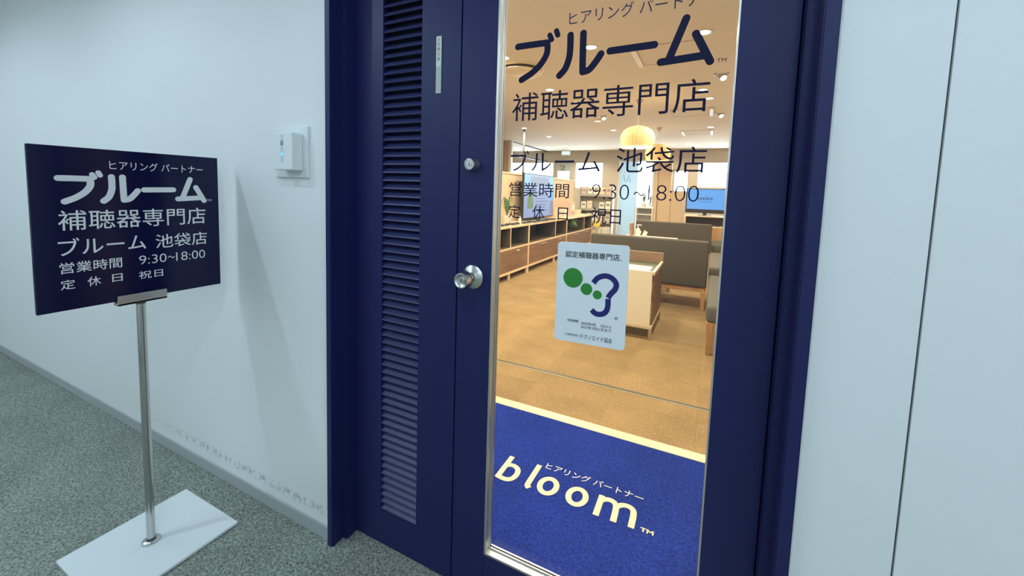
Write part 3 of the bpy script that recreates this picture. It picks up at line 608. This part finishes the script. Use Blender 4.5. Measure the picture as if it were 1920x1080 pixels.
build(MB().box(-1.09, -.965, 6.00, 6.18, .70, .708), 'foot', M['paper'], t)
for i, (x, lab) in enumerate(((-.915, 'cream leaflet holder in front of the pump bottle'), (-.830, 'cream leaflet holder right of the pump bottle'))):
    tt = thing('leaflet_holder', lab, 'leaflet holder', (x, 5.98, .70), 'leaflet holders on the pale table')
    build(MB().box(x-.035, x+.035, 5.96, 6.01, .70, .705).prism([(x-.04, .705), (x+.02, .705), (x+.042, .78), (x-.008, .78)], 5.965, 6.005, lambda a, b, q: (a, q, b)), 'holder', M['paper'], tt)
    build(MB().box(x-.004, x+.010, 5.97, 6.00, .778, .80), 'leaflets', M['paper_cream'], tt)

# television and console
t = thing('television', 'television with a bright blue screen on the low console by the windows', 'television', (-.125, 9.5, .905))
build(MB().box(-.505, .258, 9.47, 9.51, .955, 1.470, .006), 'bezel', M['black'], t)
build(MB().box(-.26, .01, 9.42, 9.58, .905, .915, .004).box(-.16, -.09, 9.48, 9.51, .91, .97), 'stand', M['black'], t)
tp = lambda u, v, q: (u, 9.469-q, v)
sc_ = build(MB().rrect(-.482, .238, 1.034, 1.452, .002, tp), 'screen', M['screen_blue'], t)
lt = MB().stroke([(-.238+.034*math.cos(R(a)), 1.262+.034*math.sin(R(a))) for a in range(150, 391, 20)], .010, tp, .001).stroke([(-.262, 1.278), (-.250, 1.25), (-.238, 1.272), (-.226, 1.25), (-.214, 1.278)], .007, tp, .001, smooth=False)
lt.text('IDEX', (-.190, .022, 1.233, 1.284), tp, .001, .02).text('TM', (.028, .045, 1.278, 1.287), tp, .001).rrect(-.24, .015, 1.190, 1.196, .0005, tp, .001)
build(lt, 'screen_lettering', M['screen_ink'], sc_)
t = thing('television_console', 'pale wooden console with dark open shelf under the television', 'console', (0, 9.5, 0))
build(MB().box(-.505, .95, 9.30, 9.72, .878, .905, .002, 1).box(-.505, -.478, 9.30, 9.72, 0, .878).box(.923, .95, 9.30, 9.72, 0, .878).box(-.478, .923, 9.30, 9.72, .665, .692), 'carcass', M['maple'], t)
build(MB().box(-.478, .923, 9.70, 9.715, 0, .878), 'back_panel', M['niche'], t)
build(MB().box(-.476, .222, 9.305, 9.325, .06, .662).box(.226, .921, 9.305, 9.325, .06, .662), 'door', M['oak'], t)
t = thing('remote_control', 'small dark remote control on the console shelf', 'remote control', (.10, 9.36, .692))
build(MB().box(.02, .18, 9.34, 9.38, .6925, .710, .004), 'body', M['black'], t); build(MB().box(.04, .16, 9.345, 9.375, .710, .712), 'buttons', M['grey_plastic'], t)

# white shelf unit
t = thing('shelf_unit', 'white open shelf unit beside the pale blue door', 'shelf', (-1.5, 10.7, 0))
build(MB().box(-1.70, -1.29, 10.50, 10.85, .965, .99, .002, 1).box(-1.70, -1.672, 10.50, 10.85, 0, .965).box(-1.318, -1.29, 10.50, 10.85, 0, .965).box(-1.672, -1.318, 10.52, 10.85, .80, .822).box(-1.672, -1.318, 10.52, 10.85, .42, .442), 'carcass', M['white'], t)
build(MB().box(-1.672, -1.318, 10.835, 10.85, 0, .965), 'back_panel', mat('pale grey board', (.55, .56, .54), .6), t)
plant('potted_plant', 'small green plant in a white pot on the white shelf unit', (-1.53, 10.62, .99), .12, .34, 60, seedv=11, droop=.2)
t = thing('white_bowl', 'small white bowl with a dark upright handle on the white shelf unit', 'bowl', (-1.385, 10.62, .99))
build(MB().lathe([(.001, 0), (.035, 0), (.04, .01), (.075, .07), (.07, .072), (.035, .02), (.001, .015)], (-1.385, 10.62, .99), seg=20), 'bowl', M['white'], t, True)
build(MB().cyl((-1.385, 10.62, 1.02), (-1.375, 10.63, 1.26), .016), 'handle', M['black'], t, True)

# brochure rack
t = thing('brochure_rack', 'grey metal brochure rack beyond the end of the sideboard', 'rack', (-2.70, 10.45, 0))
RX0, RX1 = -3.13, -2.26
build(MB().box(RX0, RX0+.025, 10.40, 10.62, 0, 1.46).box(RX1-.025, RX1, 10.40, 10.62, 0, 1.46).box(RX0, RX1, 10.60, 10.62, .1, 1.46), 'frame', M['grey_metal'], t)
rows = (.24, .56, .88, 1.25)
for z in rows: build(MB().box(RX0+.025, RX1-.025, 10.36, 10.60, z-.03, z).box(RX0+.025, RX1-.025, 10.355, 10.365, z-.03, z+.035), 'shelf', M['grey_metal'], t)
cm = ('paper', 'paper_cream', 'paper_pink', 'paper')
nm = ('lowest', 'second lowest', 'second highest', 'top')
for j, z in enumerate(rows):
    for i in range(5):
        if (j, i) in ((2, 2),): continue
        x = RX0+.045+i*.160; m_ = cm[(i+j*2) % 4]; hh = .20+.05*((i*7+j*3) % 3)/2
        lab = f'{ {"paper": "white", "paper_cream": "cream", "paper_pink": "pinkish"}[m_] } brochure, {ORD[i]} from the left on the {nm[j]} shelf of the grey rack'
        tt = thing('brochure', lab, 'brochure', (x, 10.40, z), 'brochures on the grey rack')
        build(MB().box(x, x+.13, 10.40, 10.43, z+.009, z+hh, .001, 1, (R(-12), 'X'), (x, 10.40, z)), 'cover', M[m_], tt)
        build(MB().box(x+.02, x+.11, 10.3985, 10.400, z+hh*.45, z+hh*.75, 0, 1, (R(-12), 'X'), (x, 10.40, z)), 'print', M['paper_pink' if m_ == 'paper_cream' else 'paper_grey'], tt)
t = thing('yellow_disc_sign', 'round yellow sign standing at the far end of the sideboard', 'sign', (-2.49, 9.84, 0))
build(MB().cyl((-2.49, 9.834, .56), (-2.49, 9.846, .56), .085, seg=32), 'disc', M['yellow'], t, True)
build(MB().cyl((-2.49, 9.84, .0), (-2.49, 9.84, .48), .008).cyl((-2.49, 9.84, 0), (-2.49, 9.84, .012), .06), 'stem', M['grey_metal'], t)
t = thing('wire_basket', 'low pale basket with papers on the floor before the brochure rack', 'basket', (-2.41, 9.95, 0))
wb = MB().box(-2.57, -2.25, 9.93, 10.2, .29, .30)
for k in range(9): wb.cyl((-2.57+k*.04, 9.93, .30), (-2.57+k*.04, 9.93, .45), .004, seg=6)
wb.box(-2.575, -2.245, 9.925, 9.935, .44, .455).box(-2.575, -2.245, 10.19, 10.2, .30, .455)
for x in (-2.56, -2.26):
    for y in (9.94, 10.19): wb.cyl((x, y, 0), (x, y, .3), .008, seg=8)
build(wb, 'basket', M['pot'], t)
build(MB().box(-2.55, -2.42, 9.96, 10.15, .30, .43).box(-2.40, -2.27, 9.96, 10.15, .30, .42), 'papers', M['paper'], t)

# ceiling fittings in the shop
AX, AY = -1.93, 4.03
t = thing('air_diffuser', 'round stepped air diffuser in the shop ceiling at the left edge of the glass', 'air vent', (AX, AY, CEIL))
build(MB().lathe([(.262, 0), (.262, -.006), (.250, -.013), (.222, -.016), (.205, -.010), (.200, -.002)], (AX, AY, CEIL), seg=48), 'outer_ring', M['cream'], t, True)
build(MB().disc(0, 0, .21, lambda a, b, q: (AX+a, AY-b, CEIL-.0015)), 'throat', M['throat'], t)
build(MB().lathe([(.120, -.010), (.198, -.030), (.232, -.044), (.236, -.048), (.226, -.052), (.175, -.050), (.160, -.044), (.148, -.050), (.09, -.060), (.001, -.063)], (AX, AY, CEIL), seg=48), 'hanging_cone', M['cream'], t, True)
for k in range(3): build(MB().cyl((AX+.15*math.cos(k*2.1), AY+.15*math.sin(k*2.1), CEIL), (AX+.15*math.cos(k*2.1), AY+.15*math.sin(k*2.1), CEIL-.03), .005, seg=8), 'hanger', M['cream'], t)
dl = [(-.144, 3.653), (-1.06, 3.663), (-1.93, 3.655), (-.188, 5.572), (-1.951, 4.976), (-1.851, 5.793), (-.121, 6.072), (-1.945, 7.386), (-3.59, 7.792), (-1.91, 8.509), (-3.561, 9.13), (-.118, 8.546), (-3.782, 10.989), (-.634, 10.961), (.101, 10.994), (-3.387, 11.058)]
dl += [(-.14, 1.75), (-1.06, 1.75), (-1.93, 1.75)]
cols = [('right', -.3, 9), ('right middle', -1.5, -.3), ('left middle', -2.6, -1.5), ('far left', -9, -2.6)]
for cname, xa, xb in cols:
    for i, (x, y) in enumerate(sorted([p for p in dl if xa <= p[0] < xb], key=lambda p: p[1])):
        downlight(x, y, CEIL, M['lens_warm'], f'lit round shop ceiling downlight, {ORD[i]} from the door in the {cname} row', 'ceiling light', 'downlights in the shop ceiling', SHOP_W, WARM, .06, .05, 165, .4)
for i, (x, y, lab) in enumerate(((.004, 4.963, 'small square adjustable ceiling spotlight nearest the door at the right'), (-1.744, 6.955, 'small square adjustable ceiling spotlight left of the pendant lamps'), (.022, 7.23, 'small square adjustable ceiling spotlight farther back at the right'))):
    tt = thing('ceiling_spotlight', lab, 'spotlight', (x, y, CEIL), 'square ceiling spotlights')
    build(MB().box(x-.07, x+.07, y-.07, y-.055, CEIL-.008, CEIL).box(x-.07, x+.07, y+.055, y+.07, CEIL-.008, CEIL).box(x-.07, x-.055, y-.07, y+.07, CEIL-.008, CEIL).box(x+.055, x+.07, y-.07, y+.07, CEIL-.008, CEIL), 'square_trim', M['white'], tt)
    build(MB().cyl((x, y, CEIL), (x+.02, y-.03, CEIL-.045), .045, .038), 'lamp_head', M['grey_metal'], tt, True)
    build(MB().cyl((x+.0205, y-.0305, CEIL-.0455), (x+.021, y-.0315, CEIL-.047), .030), 'lens', M['lens_warm'], tt)
for i, (x0, x1, y0, y1, lab) in enumerate(((-.75, -.17, 3.80, 4.36, 'thin outlined ceiling panel with a white slot at its left end, nearest the door'), (-.66, -.07, 6.70, 7.30, 'thin outlined ceiling panel with white end slot in the middle of the ceiling'), (-.65, -.07, 8.90, 9.50, 'thin outlined ceiling panel with white end slots, farthest back'))):
    tt = thing('ceiling_hatch', lab, 'ceiling panel', ((x0+x1)/2, (y0+y1)/2, CEIL), 'outlined ceiling panels')
    w_ = .008
    build(MB().box(x0, x1, y0, y0+w_, CEIL-.004, CEIL).box(x0, x1, y1-w_, y1, CEIL-.004, CEIL).box(x0, x0+w_, y0, y1, CEIL-.004, CEIL).box(x1-w_, x1, y0, y1, CEIL-.004, CEIL), 'border', M['pillar'], tt)
    build(MB().box(x0+w_, x1-w_, y0+w_, y1-w_, CEIL-.002, CEIL), 'panel', M['shop_ceiling'], tt)
    sl = MB()
    for xx in ((x0,) if i == 0 else (x1-.05,) if i == 1 else (x0, x1-.05)): sl.box(xx, xx+.05, y0, y1, CEIL-.022, CEIL-.004, .003)
    build(sl, 'air_slot', M['white'], tt)
def pendant(x, y, zt, zb, r, label):
    t = thing('pendant_lamp', label, 'pendant lamp', (x, y, zb), 'pleated pendant lamps'); h = zt-zb
    prof = [(.03, h), (.30*r, h*.985), (.62*r, h*.90), (.85*r, h*.76), (.97*r, h*.58), (r, h*.42), (.97*r, h*.22), (.90*r, h*.05), (.88*r, 0), (.86*r, h*.02), (.90*r, h*.2), (.93*r, h*.42), (.8*r, h*.74), (.55*r, h*.87), (.03, h*.95)]
    build(MB().lathe(prof, (x, y, zb), seg=144, rib=.012, ribn=36), 'lamp_shade', M['shade'], t, True)
    build(MB().lathe([(.89*r, -.006), (.91*r, 0), (.91*r, .012), (.89*r, .012), (.87*r, 0), (.89*r, -.006)], (x, y, zb), seg=64), 'shade_rim', M['paper_cream'], t, True)
    build(MB().cyl((x, y, zt-.02), (x, y, CEIL-.05), .0028, seg=8), 'cord', M['cream'], t)
    build(MB().lathe([(.001, -.075), (.018, -.072), (.05, -.012), (.055, 0)], (x, y, CEIL), seg=24), 'canopy', M['paper_pink'], t, True)
    build(MB().lathe([(.001, -.04), (.03, -.03), (.045, 0), (.03, .035), (.015, .06), (.015, .11)], (x, y, zb+h*.42), seg=20), 'bulb', M['shade_in'], t, True)
    lamp('bulb_light', 'POINT', (x, y, zb-.03), PENDANT_W, WARM, t, .10)
pendant(-.985, 5.9, 2.245, 1.958, .228, 'nearer and larger pleated cream pendant lamp over the nearer sofa')
pendant(-1.0, 8.38, 2.29, 1.962, .232, 'farther pleated cream pendant lamp, lower in view, hanging over the second sofa')
t = thing('ceiling_pole', 'slim patterned metal pole reaching the ceiling behind the large screen', 'pole', (-3.68, 8.0, 0))
build(MB().cyl((-3.68, 8.0, 0), (-3.68, 8.0, CEIL), .022, seg=20), 'tube', M['steel_dark'], t, True)
rg = MB()
for k in range(60): rg.cyl((-3.68, 8.0, .3+k*.038), (-3.68, 8.0, .312+k*.038), .025, seg=16)
build(rg, 'rings', M['grey_metal'], t)
t = thing('emergency_light', 'small white box light under the ceiling above the back windows', 'emergency light', (-4.05, 11.9, 2.5))
build(MB().box(-4.20, -3.93, 11.88, 11.93, 2.42, 2.55, .004), 'body', M['white'], t); build(MB().box(-4.18, -3.95, 11.877, 11.88, 2.44, 2.53), 'face', emis('pale lit face', (.7, .95, .9), 1.2), t)
build(MB().cyl((-4.12, 11.905, 2.55), (-4.12, 11.905, CEIL), .006).cyl((-4.01, 11.905, 2.55), (-4.01, 11.905, CEIL), .006), 'hanger', M['white'], t)
